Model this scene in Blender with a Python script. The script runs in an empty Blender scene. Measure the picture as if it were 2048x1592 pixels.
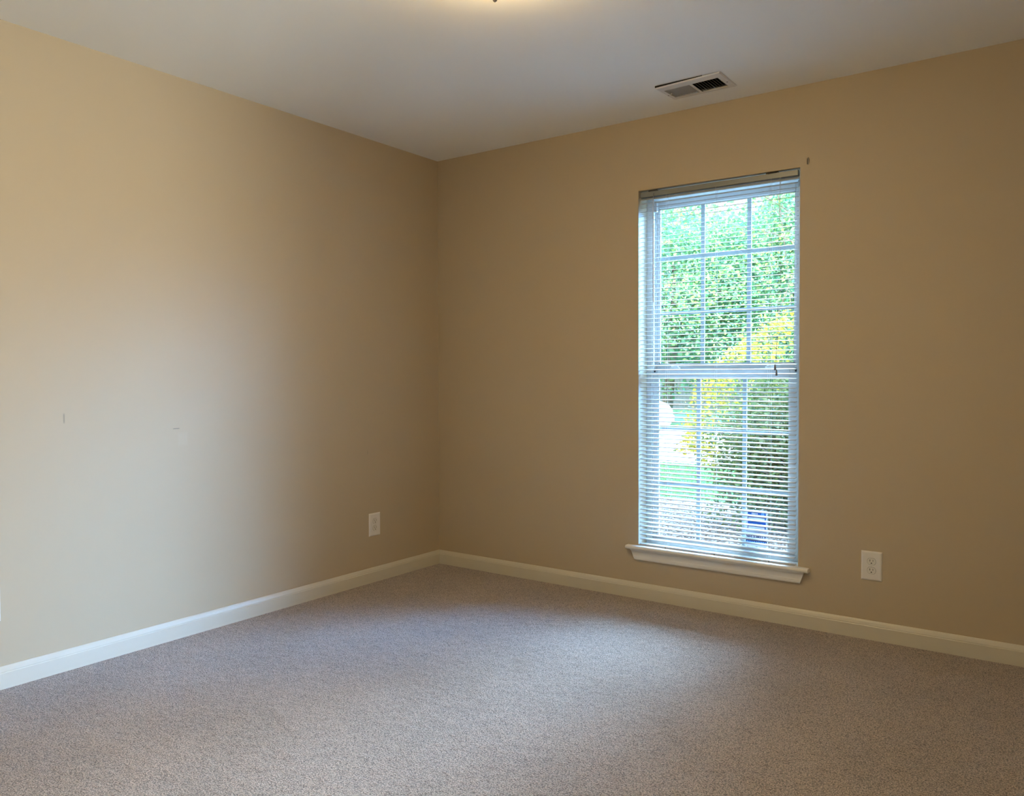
import bpy, bmesh, math, random
import numpy as np
from mathutils import Vector, Matrix
C = bpy.context.scene.collection
sc = bpy.context.scene
R = math.radians

# ------------------------------------------------------------------ camera
cam_d = bpy.data.cameras.new('camera')
cam = bpy.data.objects.new('camera', cam_d); C.objects.link(cam)
F_PX = 1606.0
cam_d.sensor_fit = 'HORIZONTAL'; cam_d.sensor_width = 36.0
cam_d.lens = F_PX / 2048 * 36.0
cam_d.clip_start = 0.05; cam_d.clip_end = 400
YAW, PIT, ROL = -0.6256, 0.0273, -0.0022
_F = Vector((math.sin(YAW)*math.cos(PIT), math.cos(YAW)*math.cos(PIT), -math.sin(PIT)))
_R = Vector((math.cos(YAW), -math.sin(YAW), 0)); _U = _R.cross(_F)
_R2 = _R*math.cos(ROL) + _U*math.sin(ROL); _U2 = -_R*math.sin(ROL) + _U*math.cos(ROL)
cam.matrix_world = Matrix(((_R2.x, _U2.x, -_F.x, 3.2276), (_R2.y, _U2.y, -_F.y, -3.7029), (_R2.z, _U2.z, -_F.z, 1.1425), (0, 0, 0, 1)))
sc.camera = cam

# ------------------------------------------------------------------ exposure
vs = sc.view_settings
vs.view_transform = 'Standard'; vs.look = 'None'; vs.gamma = 1.0; vs.use_curve_mapping = False
EXPOSURE = 0.25
vs.exposure = EXPOSURE
sc.display_settings.display_device = 'sRGB'

# ------------------------------------------------------------------ sky: hazy blue, brightest high on the right-hand side
SKY_BASE = (1.1, 1.2, 1.25)          # near the horizon
SKY_HIGH = (3.2, 4.0, 5.0)             # extra towards the zenith
SKY_LOW_BAND = (42.0, 104.0, 220.0)     # bright sky low on the right: shines across onto the left wall
SKY_MID_BAND = (118.0, 190.0, 300.0)   # bright sky higher up ahead: shines down onto the carpet
world = bpy.data.worlds.new('world'); sc.world = world; world.use_nodes = True
wn, wl = world.node_tree.nodes, world.node_tree.links
wn.clear()
def N(nodes, t, **kw):
    n = nodes.new(t)
    for k, v in kw.items(): setattr(n, k, v)
    return n
tc = N(wn, 'ShaderNodeTexCoord'); sep = N(wn, 'ShaderNodeSeparateXYZ'); wl.new(tc.outputs['Generated'], sep.inputs[0])
def wmath(op, a, b=None, clamp=False):
    m = N(wn, 'ShaderNodeMath', operation=op, use_clamp=clamp)
    for i, v in enumerate((a, b)):
        if v is None: continue
        if isinstance(v, (int, float)): m.inputs[i].default_value = v
        else: wl.new(v, m.inputs[i])
    return m.outputs[0]
def lobe(az, el, power):
    d = (math.sin(R(az))*math.cos(R(el)), math.cos(R(az))*math.cos(R(el)), math.sin(R(el)))
    v = N(wn, 'ShaderNodeVectorMath', operation='DOT_PRODUCT'); wl.new(tc.outputs['Generated'], v.inputs[0]); v.inputs[1].default_value = d
    return wmath('POWER', wmath('MAXIMUM', v.outputs['Value'], 0.0), power)
hi = N(wn, 'ShaderNodeMapRange', interpolation_type='SMOOTHSTEP'); wl.new(sep.outputs['Z'], hi.inputs['Value'])
hi.inputs['From Min'].default_value = 0.22; hi.inputs['From Max'].default_value = 0.62
def tint(val, col):
    v = N(wn, 'ShaderNodeVectorMath', operation='SCALE'); v.inputs[0].default_value = col
    if isinstance(val, float): v.inputs['Scale'].default_value = val
    else: wl.new(val, v.inputs['Scale'])
    return v.outputs[0]
def vadd(a, b):
    v = N(wn, 'ShaderNodeVectorMath', operation='ADD'); wl.new(a, v.inputs[0]); wl.new(b, v.inputs[1]); return v.outputs[0]
sky = vadd(vadd(tint(1.0, SKY_BASE), tint(hi.outputs[0], SKY_HIGH)), vadd(tint(lobe(37.5, 19, 50), SKY_LOW_BAND), tint(lobe(4, 35, 36), SKY_MID_BAND)))
bg = N(wn, 'ShaderNodeBackground'); wl.new(sky, bg.inputs['Color']); bg.inputs['Strength'].default_value = 1.0
wo = N(wn, 'ShaderNodeOutputWorld'); wl.new(bg.outputs[0], wo.inputs['Surface'])

# ------------------------------------------------------------------ sun: behind the house, lights the yard only
SUN = 5.0
sd = bpy.data.lights.new('sun', 'SUN'); sd.energy = SUN; sd.angle = R(0.7); sd.color = (1.0, 0.95, 0.85)
sun = bpy.data.objects.new('sun', sd); C.objects.link(sun)
sun.rotation_euler = Vector((0.18, 0.80, -0.60)).to_track_quat('-Z', 'Y').to_euler()
sun.location = (-4, -12, 12)

LAMP_GLOW = 62.0      # emission of the frosted ceiling-lamp glass
HALL_FILL = 270.0           # watts of the fill light added beyond the doorway
HALL_FILL_COL = (0.93, 1.0, 0.98)

# ================================================================== helpers
def S(h):
    """sRGB 0-255 triple to linear rgba"""
    f = lambda c: (c/255/12.92) if c/255 <= 0.04045 else ((c/255+0.055)/1.055)**2.4
    return (f(h[0]), f(h[1]), f(h[2]), 1)

def mat(name, color, rough=0.6, bump=None, spec=0.5, metal=0.0, var=None, coat=0.0):
    """principled; bump=(scale, strength, distance); var=(scale, amount) brightness mottling"""
    m = bpy.data.materials.new(name); m.use_nodes = True
    nt = m.node_tree; b = nt.nodes['Principled BSDF']
    b.inputs['Base Color'].default_value = (*color[:3], 1); b.inputs['Roughness'].default_value = rough
    b.inputs['Metallic'].default_value = metal; b.inputs['Specular IOR Level'].default_value = spec
    b.inputs['Coat Weight'].default_value = coat
    tcn = nt.nodes.new('ShaderNodeTexCoord')
    if bump:
        n = nt.nodes.new('ShaderNodeTexNoise'); n.inputs['Scale'].default_value = bump[0]; n.inputs['Detail'].default_value = 4
        nt.links.new(tcn.outputs['Object'], n.inputs['Vector'])
        bp = nt.nodes.new('ShaderNodeBump'); bp.inputs['Strength'].default_value = bump[1]; bp.inputs['Distance'].default_value = bump[2]
        nt.links.new(n.outputs['Fac'], bp.inputs['Height']); nt.links.new(bp.outputs[0], b.inputs['Normal'])
    if var:
        n = nt.nodes.new('ShaderNodeTexNoise'); n.inputs['Scale'].default_value = var[0]; n.inputs['Detail'].default_value = 3
        nt.links.new(tcn.outputs['Object'], n.inputs['Vector'])
        mr = nt.nodes.new('ShaderNodeMapRange'); mr.inputs['To Min'].default_value = 1-var[1]; mr.inputs['To Max'].default_value = 1+var[1]
        nt.links.new(n.outputs['Fac'], mr.inputs['Value'])
        mx = nt.nodes.new('ShaderNodeVectorMath'); mx.operation = 'SCALE'; mx.inputs[0].default_value = color[:3]
        nt.links.new(mr.outputs[0], mx.inputs['Scale']); nt.links.new(mx.outputs[0], b.inputs['Base Color'])
    return m

def link(name, me, m=None, parent=None, loc=None):
    o = bpy.data.objects.new(name, me); C.objects.link(o)
    if m is not None: me.materials.append(m)
    if parent is not None:
        o.parent = parent
        if loc is None: loc = -parent.location
    if loc is not None: o.location = loc
    return o

def build(name, bm, m=None, parent=None, smooth=False):
    """world-space geometry in bm; children are offset so they stay where they were drawn"""
    bmesh.ops.recalc_face_normals(bm, faces=bm.faces)
    me = bpy.data.meshes.new(name); bm.to_mesh(me); bm.free()
    if smooth:
        for p in me.polygons: p.use_smooth = True
    return link(name, me, m, parent)

def from_np(name, verts, faces, m=None, parent=None, smooth=False):
    me = bpy.data.meshes.new(name)
    me.from_pydata(verts.tolist() if hasattr(verts, 'tolist') else verts, [], faces.tolist() if hasattr(faces, 'tolist') else faces)
    me.update()
    if smooth:
        for p in me.polygons: p.use_smooth = True
    return link(name, me, m, parent)

def box(bm, x0, x1, y0, y1, z0, z1, bev=0.0):
    vs_ = [bm.verts.new(p) for p in ((x0,y0,z0),(x1,y0,z0),(x1,y1,z0),(x0,y1,z0),(x0,y0,z1),(x1,y0,z1),(x1,y1,z1),(x0,y1,z1))]
    fs = [bm.faces.new([vs_[i] for i in f]) for f in ((0,3,2,1),(4,5,6,7),(0,1,5,4),(1,2,6,5),(2,3,7,6),(3,0,4,7))]
    if bev:
        es = list({e for f in fs for e in f.edges})
        bmesh.ops.bevel(bm, geom=es, offset=bev, segments=2, affect='EDGES', profile=0.5)
    return bm

def bx(*a, **k): return box(bmesh.new(), *a, **k)

def tube(bm, pts, r, seg=8, caps=True):
    """round tube along points; r scalar or list"""
    pts = [Vector(p) for p in pts]; rings = []
    n = len(pts)
    up = None
    for i, p in enumerate(pts):
        t = (pts[min(i+1, n-1)] - pts[max(i-1, 0)]).normalized()
        if up is None:
            up = t.orthogonal().normalized()
        a = (up - t*up.dot(t))
        a = a.normalized() if a.length > 1e-6 else t.orthogonal().normalized()
        up = a; b = t.cross(a)
        rr = r[i] if isinstance(r, (list, tuple)) else r
        rings.append([bm.verts.new(p + (a*math.cos(2*math.pi*k/seg) + b*math.sin(2*math.pi*k/seg))*rr) for k in range(seg)])
    for i in range(n-1):
        for k in range(seg):
            bm.faces.new((rings[i][k], rings[i][(k+1) % seg], rings[i+1][(k+1) % seg], rings[i+1][k]))
    if caps:
        bm.faces.new(list(reversed(rings[0]))); bm.faces.new(rings[-1])
    return bm

def lathe(bm, prof, center, seg=32, axis='Z'):
    """prof: list of (radius, height along axis)"""
    cx, cy, cz = center; rings = []
    for r_, h in prof:
        ring = []
        for k in range(seg):
            a = 2*math.pi*k/seg; u, v = r_*math.cos(a), r_*math.sin(a)
            if axis == 'Z': p = (cx+u, cy+v, cz+h)
            elif axis == 'Y': p = (cx+u, cy+h, cz+v)
            else: p = (cx+h, cy+u, cz+v)
            ring.append(bm.verts.new(p))
        rings.append(ring)
    for i in range(len(rings)-1):
        for k in range(seg):
            bm.faces.new((rings[i][k], rings[i][(k+1) % seg], rings[i+1][(k+1) % seg], rings[i+1][k]))
    bm.faces.new(rings[0]); bm.faces.new(rings[-1])
    return bm

def thing(name, label, cat, loc=(0, 0, 0), group=None):
    o = bpy.data.objects.new(name, None); C.objects.link(o); o.location = loc; o.empty_display_size = 0.1
    o['label'] = label; o['category'] = cat
    if group: o['group'] = group
    bpy.context.view_layer.update()
    return o
def tag(o, label, cat, group=None, kind=None):
    o['label'] = label; o['category'] = cat
    if group: o['group'] = group
    if kind: o['kind'] = kind
    return o
def struct(o):
    o['kind'] = 'structure'; return o

# ================================================================== materials
PAINT = (0.485, 0.398, 0.275)
def wall_material(marks=()):
    m = mat('beige_wall_paint', PAINT, rough=0.55, bump=(160, 0.05, 0.002), spec=0.35)
    nt = m.node_tree; b = nt.nodes['Principled BSDF']
    tcn = nt.nodes.new('ShaderNodeTexCoord')
    n = nt.nodes.new('ShaderNodeTexNoise'); n.inputs['Scale'].default_value = 1.3; n.inputs['Detail'].default_value = 2
    nt.links.new(tcn.outputs['Object'], n.inputs['Vector'])
    mr = nt.nodes.new('ShaderNodeMapRange'); mr.inputs['To Min'].default_value = 0.98; mr.inputs['To Max'].default_value = 1.02
    nt.links.new(n.outputs['Fac'], mr.inputs['Value'])
    mx = nt.nodes.new('ShaderNodeVectorMath'); mx.operation = 'SCALE'; mx.inputs[0].default_value = PAINT
    nt.links.new(mr.outputs[0], mx.inputs['Scale'])
    cur = mx.outputs[0]
    # scuffs and spackled patches: soft-edged rectangles on the wall (along, z, half sizes, colour factor)
    sp = nt.nodes.new('ShaderNodeSeparateXYZ'); nt.links.new(tcn.outputs['Object'], sp.inputs[0])
    def mth(op, a, bb):
        q = nt.nodes.new('ShaderNodeMath'); q.operation = op
        for i, v in enumerate((a, bb)):
            if isinstance(v, (int, float)): q.inputs[i].default_value = v
            else: nt.links.new(v, q.inputs[i])
        return q.outputs[0]
    for (ax, u, z, hu, hz, fac, col) in marks:
        du = mth('DIVIDE', mth('ABSOLUTE', mth('SUBTRACT', sp.outputs[ax], u), 0), hu)
        dz = mth('DIVIDE', mth('ABSOLUTE', mth('SUBTRACT', sp.outputs['Z'], z), 0), hz)
        d = mth('MAXIMUM', du, dz)
        rr = nt.nodes.new('ShaderNodeMapRange'); rr.inputs['From Min'].default_value = 0.6; rr.inputs['From Max'].default_value = 1.0
        rr.inputs['To Min'].default_value = fac; rr.inputs['To Max'].default_value = 0.0
        nt.links.new(d, rr.inputs['Value'])
        mm = nt.nodes.new('ShaderNodeMix'); mm.data_type = 'RGBA'
        nt.links.new(rr.outputs[0], mm.inputs['Factor']); nt.links.new(cur, mm.inputs['A']); mm.inputs['B'].default_value = (*col, 1)
        cur = mm.outputs['Result']
    nt.links.new(cur, b.inputs['Base Color'])
    return m
M_wall_left = wall_material([('Y', -2.20, 0.982, 0.0035, 0.022, 0.5, (0.17, 0.16, 0.14)),
                             ('Y', -1.73, 0.917, 0.018, 0.0022, 0.7, (0.17, 0.16, 0.14)),
                             ('Y', -1.70, 0.87, 0.028, 0.035, 0.3, (0.53, 0.47, 0.36)),
                             ('Y', -1.69, 0.88, 0.002, 0.03, 0.2, (0.4, 0.38, 0.33)),
                             ('Y', -0.594, 0.724, 0.003, 0.014, 0.4, (0.3, 0.26, 0.2))])
M_wall = wall_material()
M_ceiling = mat('white_ceiling_paint', (0.92, 0.92, 0.88), rough=0.8, bump=(220, 0.12, 0.002), spec=0.2, var=(0.8, 0.015))
M_trim = mat('cream_trim_paint', (0.60, 0.56, 0.46), rough=0.35, spec=0.45, bump=(30, 0.03, 0.001))
M_white = mat('white_gloss_paint', (0.78, 0.76, 0.70), rough=0.35, bump=(60, 0.03, 0.001))
M_vinyl = mat('white_vinyl', (0.52, 0.51, 0.47), rough=0.35)
M_muntin = mat('muntin_bar_white', (0.48, 0.49, 0.50), rough=0.4)
M_outlet = mat('white_outlet_plastic', (0.74, 0.71, 0.66), rough=0.3)
M_outlet2 = mat('off_white_receptacle_plastic', (0.70, 0.68, 0.61), rough=0.35)
M_dark = mat('dark_slot', (0.02, 0.017, 0.014), rough=0.6)
M_slat = mat('blind_slat_white', (0.50, 0.53, 0.55), rough=0.4)
M_headrail = mat('blind_headrail_shaded', (0.22, 0.23, 0.215), rough=0.35)  # backlit shade put into this grey; the blind itself is white
M_cord = mat('blind_cord_white', (0.75, 0.75, 0.72), rough=0.7)
M_cord_dark = mat('blind_lift_cord', (0.42, 0.42, 0.40), rough=0.8)
M_tassel = mat('tassel_grey_plastic', (0.16, 0.16, 0.16), rough=0.4)
M_metal = mat('brushed_nickel', (0.45, 0.42, 0.36), rough=0.3, metal=1.0)
M_vent = mat('vent_white_enamel', (0.72, 0.70, 0.65), rough=0.4)
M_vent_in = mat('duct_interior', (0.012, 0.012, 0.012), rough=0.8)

def carpet_material():
    m = bpy.data.materials.new('mauve_beige_carpet'); m.use_nodes = True
    nt = m.node_tree; b = nt.nodes['Principled BSDF']; L = nt.links
    b.inputs['Roughness'].default_value = 0.95; b.inputs['Specular IOR Level'].default_value = 0.15
    b.inputs['Sheen Weight'].default_value = 0.35; b.inputs['Sheen Roughness'].default_value = 0.5
    t = nt.nodes.new('ShaderNodeTexCoord')
    def noise(sc_, det=3, rough=0.6):
        n = nt.nodes.new('ShaderNodeTexNoise'); n.inputs['Scale'].default_value = sc_; n.inputs['Detail'].default_value = det
        n.inputs['Roughness'].default_value = rough; L.new(t.outputs['Object'], n.inputs['Vector']); return n.outputs['Fac']
    def ramp(v, a, bb, lo, hi_):
        r = nt.nodes.new('ShaderNodeMapRange'); L.new(v, r.inputs['Value'])
        r.inputs['From Min'].default_value = a; r.inputs['From Max'].default_value = bb; r.inputs['To Min'].default_value = lo; r.inputs['To Max'].default_value = hi_
        return r.outputs[0]
    def mth(op, a, bb):
        q = nt.nodes.new('ShaderNodeMath'); q.operation = op
        for i, v in enumerate((a, bb)):
            if isinstance(v, (int, float)): q.inputs[i].default_value = v
            else: L.new(v, q.inputs[i])
        return q.outputs[0]
    fine = noise(215, 3, 0.7)
    tuft = nt.nodes.new('ShaderNodeTexVoronoi'); tuft.inputs['Scale'].default_value = 270; L.new(t.outputs['Object'], tuft.inputs['Vector'])
    h = mth('SUBTRACT', mth('MULTIPLY', fine, 1.1), mth('MULTIPLY', tuft.outputs['Distance'], 0.55))
    mid = noise(22, 3); big = noise(2.2, 3, 0.55)
    f = mth('MULTIPLY', ramp(h, 0.10, 0.50, 0.30, 1.50), ramp(mid, 0.3, 0.7, 0.93, 1.07))
    f = mth('MULTIPLY', f, ramp(big, 0.3, 0.7, 0.90, 1.10))
    hue = nt.nodes.new('ShaderNodeMix'); hue.data_type = 'RGBA'; L.new(noise(90, 2), hue.inputs['Factor'])
    hue.inputs['A'].default_value = (0.47, 0.355, 0.285, 1); hue.inputs['B'].default_value = (0.45, 0.38, 0.325, 1)
    s = nt.nodes.new('ShaderNodeVectorMath'); s.operation = 'SCALE'; L.new(hue.outputs['Result'], s.inputs[0]); L.new(f, s.inputs['Scale'])
    L.new(s.outputs[0], b.inputs['Base Color'])
    bp = nt.nodes.new('ShaderNodeBump'); bp.inputs['Strength'].default_value = 0.9; bp.inputs['Distance'].default_value = 0.006
    L.new(h, bp.inputs['Height'])
    bp2 = nt.nodes.new('ShaderNodeBump'); bp2.inputs['Strength'].default_value = 0.5; bp2.inputs['Distance'].default_value = 0.02
    L.new(mid, bp2.inputs['Height']); L.new(bp.outputs[0], bp2.inputs['Normal']); L.new(bp2.outputs[0], b.inputs['Normal'])
    return m
M_carpet = carpet_material()

def glass_material():
    m = bpy.data.materials.new('window_glass'); m.use_nodes = True
    nt = m.node_tree; nt.nodes.clear()
    o = nt.nodes.new('ShaderNodeOutputMaterial'); mx = nt.nodes.new('ShaderNodeMixShader')
    t = nt.nodes.new('ShaderNodeBsdfTransparent'); t.inputs['Color'].default_value = (0.93, 0.97, 0.96, 1)
    g = nt.nodes.new('ShaderNodeBsdfGlossy'); g.inputs['Roughness'].default_value = 0.02
    mx.inputs[0].default_value = 0.05
    nt.links.new(t.outputs[0], mx.inputs[1]); nt.links.new(g.outputs[0], mx.inputs[2]); nt.links.new(mx.outputs[0], o.inputs['Surface'])
    return m
M_glass = glass_material()

def leaf_material(name, cols, trans=0.45):
    """leaf colour varies leaf by leaf"""
    m = bpy.data.materials.new(name); m.use_nodes = True
    nt = m.node_tree; nt.nodes.clear(); L = nt.links
    o = nt.nodes.new('ShaderNodeOutputMaterial'); g = nt.nodes.new('ShaderNodeNewGeometry')
    r = nt.nodes.new('ShaderNodeValToRGB'); L.new(g.outputs['Random Per Island'], r.inputs['Fac'])
    el = r.color_ramp.elements
    while len(el) < len(cols): el.new(0.5)
    for i, c in enumerate(cols): el[i].position = i/(len(cols)-1); el[i].color = (*c, 1)
    d = nt.nodes.new('ShaderNodeBsdfDiffuse'); t = nt.nodes.new('ShaderNodeBsdfTranslucent'); mx = nt.nodes.new('ShaderNodeMixShader')
    gl = nt.nodes.new('ShaderNodeBsdfGlossy'); gl.inputs['Roughness'].default_value = 0.35; mx2 = nt.nodes.new('ShaderNodeMixShader')
    L.new(r.outputs[0], d.inputs['Color']); L.new(r.outputs[0], t.inputs['Color']); mx.inputs[0].default_value = trans
    L.new(d.outputs[0], mx.inputs[1]); L.new(t.outputs[0], mx.inputs[2])
    mx2.inputs[0].default_value = 0.04; L.new(mx.outputs[0], mx2.inputs[1]); L.new(gl.outputs[0], mx2.inputs[2])
    L.new(mx2.outputs[0], o.inputs['Surface'])
    return m
M_leaf_near = leaf_material('maple_leaves', [(0.05, 0.17, 0.05), (0.12, 0.31, 0.09), (0.30, 0.42, 0.07), (0.12, 0.30, 0.15), (0.55, 0.52, 0.09)])
M_leaf_far = leaf_material('woodland_leaves', [(0.06, 0.20, 0.09), (0.14, 0.33, 0.14), (0.09, 0.26, 0.15), (0.26, 0.38, 0.10)])
M_leaf_yellow = leaf_material('golden_shrub_leaves', [(0.38, 0.31, 0.025), (0.50, 0.38, 0.035), (0.22, 0.27, 0.035), (0.54, 0.33, 0.05)])
M_leaf_shrub = leaf_material('shrub_green_leaves', [(0.060, 0.110, 0.040), (0.100, 0.165, 0.050), (0.150, 0.190, 0.060), (0.080, 0.120, 0.070)])
M_bark = mat('grey_brown_bark', (0.22, 0.17, 0.13), rough=0.9, bump=(30, 0.6, 0.01))
M_grass = leaf_material('lawn_grass_blades', [(0.071, 0.226, 0.083), (0.107, 0.274, 0.095), (0.178, 0.309, 0.083), (0.088, 0.250, 0.131)], 0.3)
M_lawn = mat('lawn_soil_green', (0.07, 0.19, 0.10), rough=0.95, bump=(60, 0.8, 0.02), var=(14, 0.35))
M_gravel = mat('pale_gravel_bed', (0.13, 0.117, 0.108), rough=0.9, bump=(45, 0.9, 0.02), var=(40, 0.45))
M_stone = leaf_material('pale_gravel_stones', [(0.281, 0.265, 0.257), (0.215, 0.183, 0.164), (0.312, 0.304, 0.296), (0.117, 0.086, 0.070)], 0.0)
M_concrete = mat('pale_concrete', (0.5, 0.48, 0.46), rough=0.85, bump=(25, 0.3, 0.004), var=(3, 0.06))
M_fence = mat('weathered_grey_fence', (0.12, 0.15, 0.155), rough=0.85, bump=(20, 0.4, 0.004), var=(8, 0.25))
M_car = mat('white_car_paint', (0.82, 0.84, 0.86), rough=0.2, coat=0.6)
M_car_glass = mat('car_window_glass', (0.03, 0.04, 0.05), rough=0.08)
M_tire = mat('tire_rubber', (0.025, 0.025, 0.028), rough=0.85)
M_head = mat('headlight_clear', (0.5, 0.53, 0.56), rough=0.1)
M_roof = mat('roof_shingles', (0.12, 0.11, 0.10), rough=0.9, bump=(12, 0.5, 0.01))
M_siding = mat('pale_siding', (0.62, 0.60, 0.55), rough=0.7)

# ================================================================== room shell
H = 2.44
RX, RY = 3.85, -4.35          # right wall x, wall behind the camera y
WX0, WX1, WZ0, WZ1 = 1.352, 2.152, 0.272, 2.077    # window opening
T = 0.19
# floor & ceiling
fl = bmesh.new(); box(fl, -0.15, RX+0.15, RY-0.15, T, -0.12, 0.0)
struct(build('floor', fl, M_carpet))
VX0, VX1, VY0, VY1 = 1.640, 1.893, -0.327, -0.199   # hole above the ceiling vent
ce = bmesh.new()
for a in ((-0.15, VX0, RY-0.15, T), (VX1, RX+0.15, RY-0.15, T), (VX0, VX1, RY-0.15, VY0), (VX0, VX1, VY1, T)):
    box(ce, a[0], a[1], a[2], a[3], H, H+0.12)
struct(build('ceiling', ce, M_ceiling))
# walls
struct(build('wall_left', bx(-0.15, 0.0, RY-0.15, T, 0, H), M_wall_left))
def holed(axis, pos0, pos1, a0, a1, ha0, ha1, hz0, hz1):
    """wall slab with one rectangular opening, as a single clean mesh with reveals"""
    bm = bmesh.new()
    us = [a0, ha0, ha1, a1]; zs = [0, hz0, hz1, H]
    if hz0 <= 0: zs = [0, hz1, H]
    def P(u, d, z): return (u, d, z) if axis == 'X' else (d, u, z)
    cells = []
    for i in range(3):
        for j in range(len(zs)-1):
            hole = (i == 1 and zs[j] >= hz0-1e-6 and zs[j+1] <= hz1+1e-6)
            if not hole: cells.append((us[i], us[i+1], zs[j], zs[j+1]))
    for d in (pos0, pos1):
        for (u0, u1, z0, z1) in cells:
            bm.faces.new([bm.verts.new(P(u, d, z)) for u, z in ((u0, z0), (u1, z0), (u1, z1), (u0, z1))])
    def strip(ua, za, ub, zb):
        bm.faces.new([bm.verts.new(P(*q)) for q in ((ua, pos0, za), (ub, pos0, zb), (ub, pos1, zb), (ua, pos1, za))])
    strip(a0, 0, a0, H); strip(a1, 0, a1, H); strip(a0, H, a1, H); strip(a0, 0, a1, 0)
    strip(ha0, hz0, ha0, hz1); strip(ha1, hz0, ha1, hz1); strip(ha0, hz1, ha1, hz1)
    if hz0 > 0: strip(ha0, hz0, ha1, hz0)
    bmesh.ops.remove_doubles(bm, verts=bm.verts, dist=1e-5)
    ax = 1 if axis == 'X' else 0; ua = 0 if axis == 'X' else 1
    def on(v): return abs(v.co[ax]-pos0) < 1e-5 and ha0-1e-5 < v.co[ua] < ha1+1e-5 and hz0-1e-5 < v.co.z < hz1+1e-5
    es = [e for e in bm.edges if all(on(v) for v in e.verts) and not all(abs(v.co.z-hz0) < 1e-5 for v in e.verts) and len(e.link_faces) == 2]
    bmesh.ops.bevel(bm, geom=es, offset=0.009, segments=4, affect='EDGES', profile=0.5)   # rounded plaster corners
    for f in bm.faces: f.smooth = False
    return bm
struct(build('wall_back', holed('X', 0.0, T, 0.0, RX+0.15, WX0, WX1, WZ0, WZ1), M_wall))
DY0, DY1, DZ = -3.55, -2.72, 2.03  # doorway added to pass fill light onto the left wall
struct(build('wall_right', holed('Y', RX, RX+0.12, RY-0.15, 0.0, DY0, DY1, 0, DZ), M_wall))
struct(build('wall_front', bx(0.0, RX, RY-0.15, RY, 0, H), M_wall))

# baseboards: flat board with a stepped bevelled top
PROF = [(0, 0), (0.0135, 0), (0.0135, 0.058), (0.0115, 0.0605), (0.0115, 0.064), (0.007, 0.074), (0.003, 0.0805), (0, 0.0815)]
def baseboard(name, a, b, n):
    """a->b along the wall, n = unit vector into the room"""
    bm = bmesh.new(); a = Vector(a); b = Vector(b); n = Vector(n)
    t = (b-a).normalized()
    ra, rb = [], []
    for d, z in PROF:
        # mitre the ends
        ra.append(bm.verts.new(a + n*d + t*d + Vector((0, 0, z)))); rb.append(bm.verts.new(b + n*d - t*d + Vector((0, 0, z))))
    k = len(PROF)
    for i in range(k): bm.faces.new((ra[i], ra[(i+1) % k], rb[(i+1) % k], rb[i]))
    bm.faces.new(ra); bm.faces.new(list(reversed(rb)))
    return struct(build(name, bm, M_trim))
baseboard('baseboard_back', (0, 0, 0), (RX, 0, 0), (0, -1, 0))
baseboard('baseboard_left', (0, RY, 0), (0, 0, 0), (1, 0, 0))
baseboard('baseboard_right', (RX, 0, 0), (RX, DY1+0.06, 0), (-1, 0, 0))
baseboard('baseboard_front', (RX, RY, 0), (0, RY, 0), (0, 1, 0))
# door casing round the added hall opening (out of frame, right of the camera)
dc = bmesh.new()
for s in (-1, 1):
    yy = DY0-0.03 if s < 0 else DY1+0.03
    box(dc, RX-0.015, RX, yy-0.03, yy+0.03, 0, DZ+0.06)
box(dc, RX-0.015, RX, DY0, DY1, DZ, DZ+0.06)
struct(build('trim_1', dc, M_trim))
# short unseen hall, added around the fill light
hb = bmesh.new()
box(hb, RX+0.12, 5.3, -4.4, -1.9, -0.12, 0.0); box(hb, RX+0.12, 5.3, -4.4, -1.9, H, H+0.1)
box(hb, 5.3, 5.4, -4.4, -1.9, -0.12, H+0.1); box(hb, RX+0.12, 5.3, -4.5, -4.4, -0.12, H+0.1); box(hb, RX+0.12, 5.3, -1.9, -1.8, -0.12, H+0.1)
struct(build('wall_added_hall', hb, M_wall))

# ================================================================== window
win = bpy.data.objects.new('window_1', None); C.objects.link(win); win.location = (1.752, 0.12, WZ0); win['kind'] = 'structure'
bpy.context.view_layer.update()
FJ = 0.030  # frame thickness
FY0, FY1 = 0.088, 0.180
fr = bmesh.new()
for (x0, x1, z0, z1) in ((WX0, WX0+FJ, WZ0, WZ1), (WX1-FJ, WX1, WZ0, WZ1), (WX0+FJ, WX1-FJ, WZ1-0.032, WZ1), (WX0+FJ, WX1-FJ, WZ0, WZ0+0.028)):
    box(fr, x0, x1, FY0, FY1, z0, z1, bev=0.0015)
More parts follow.
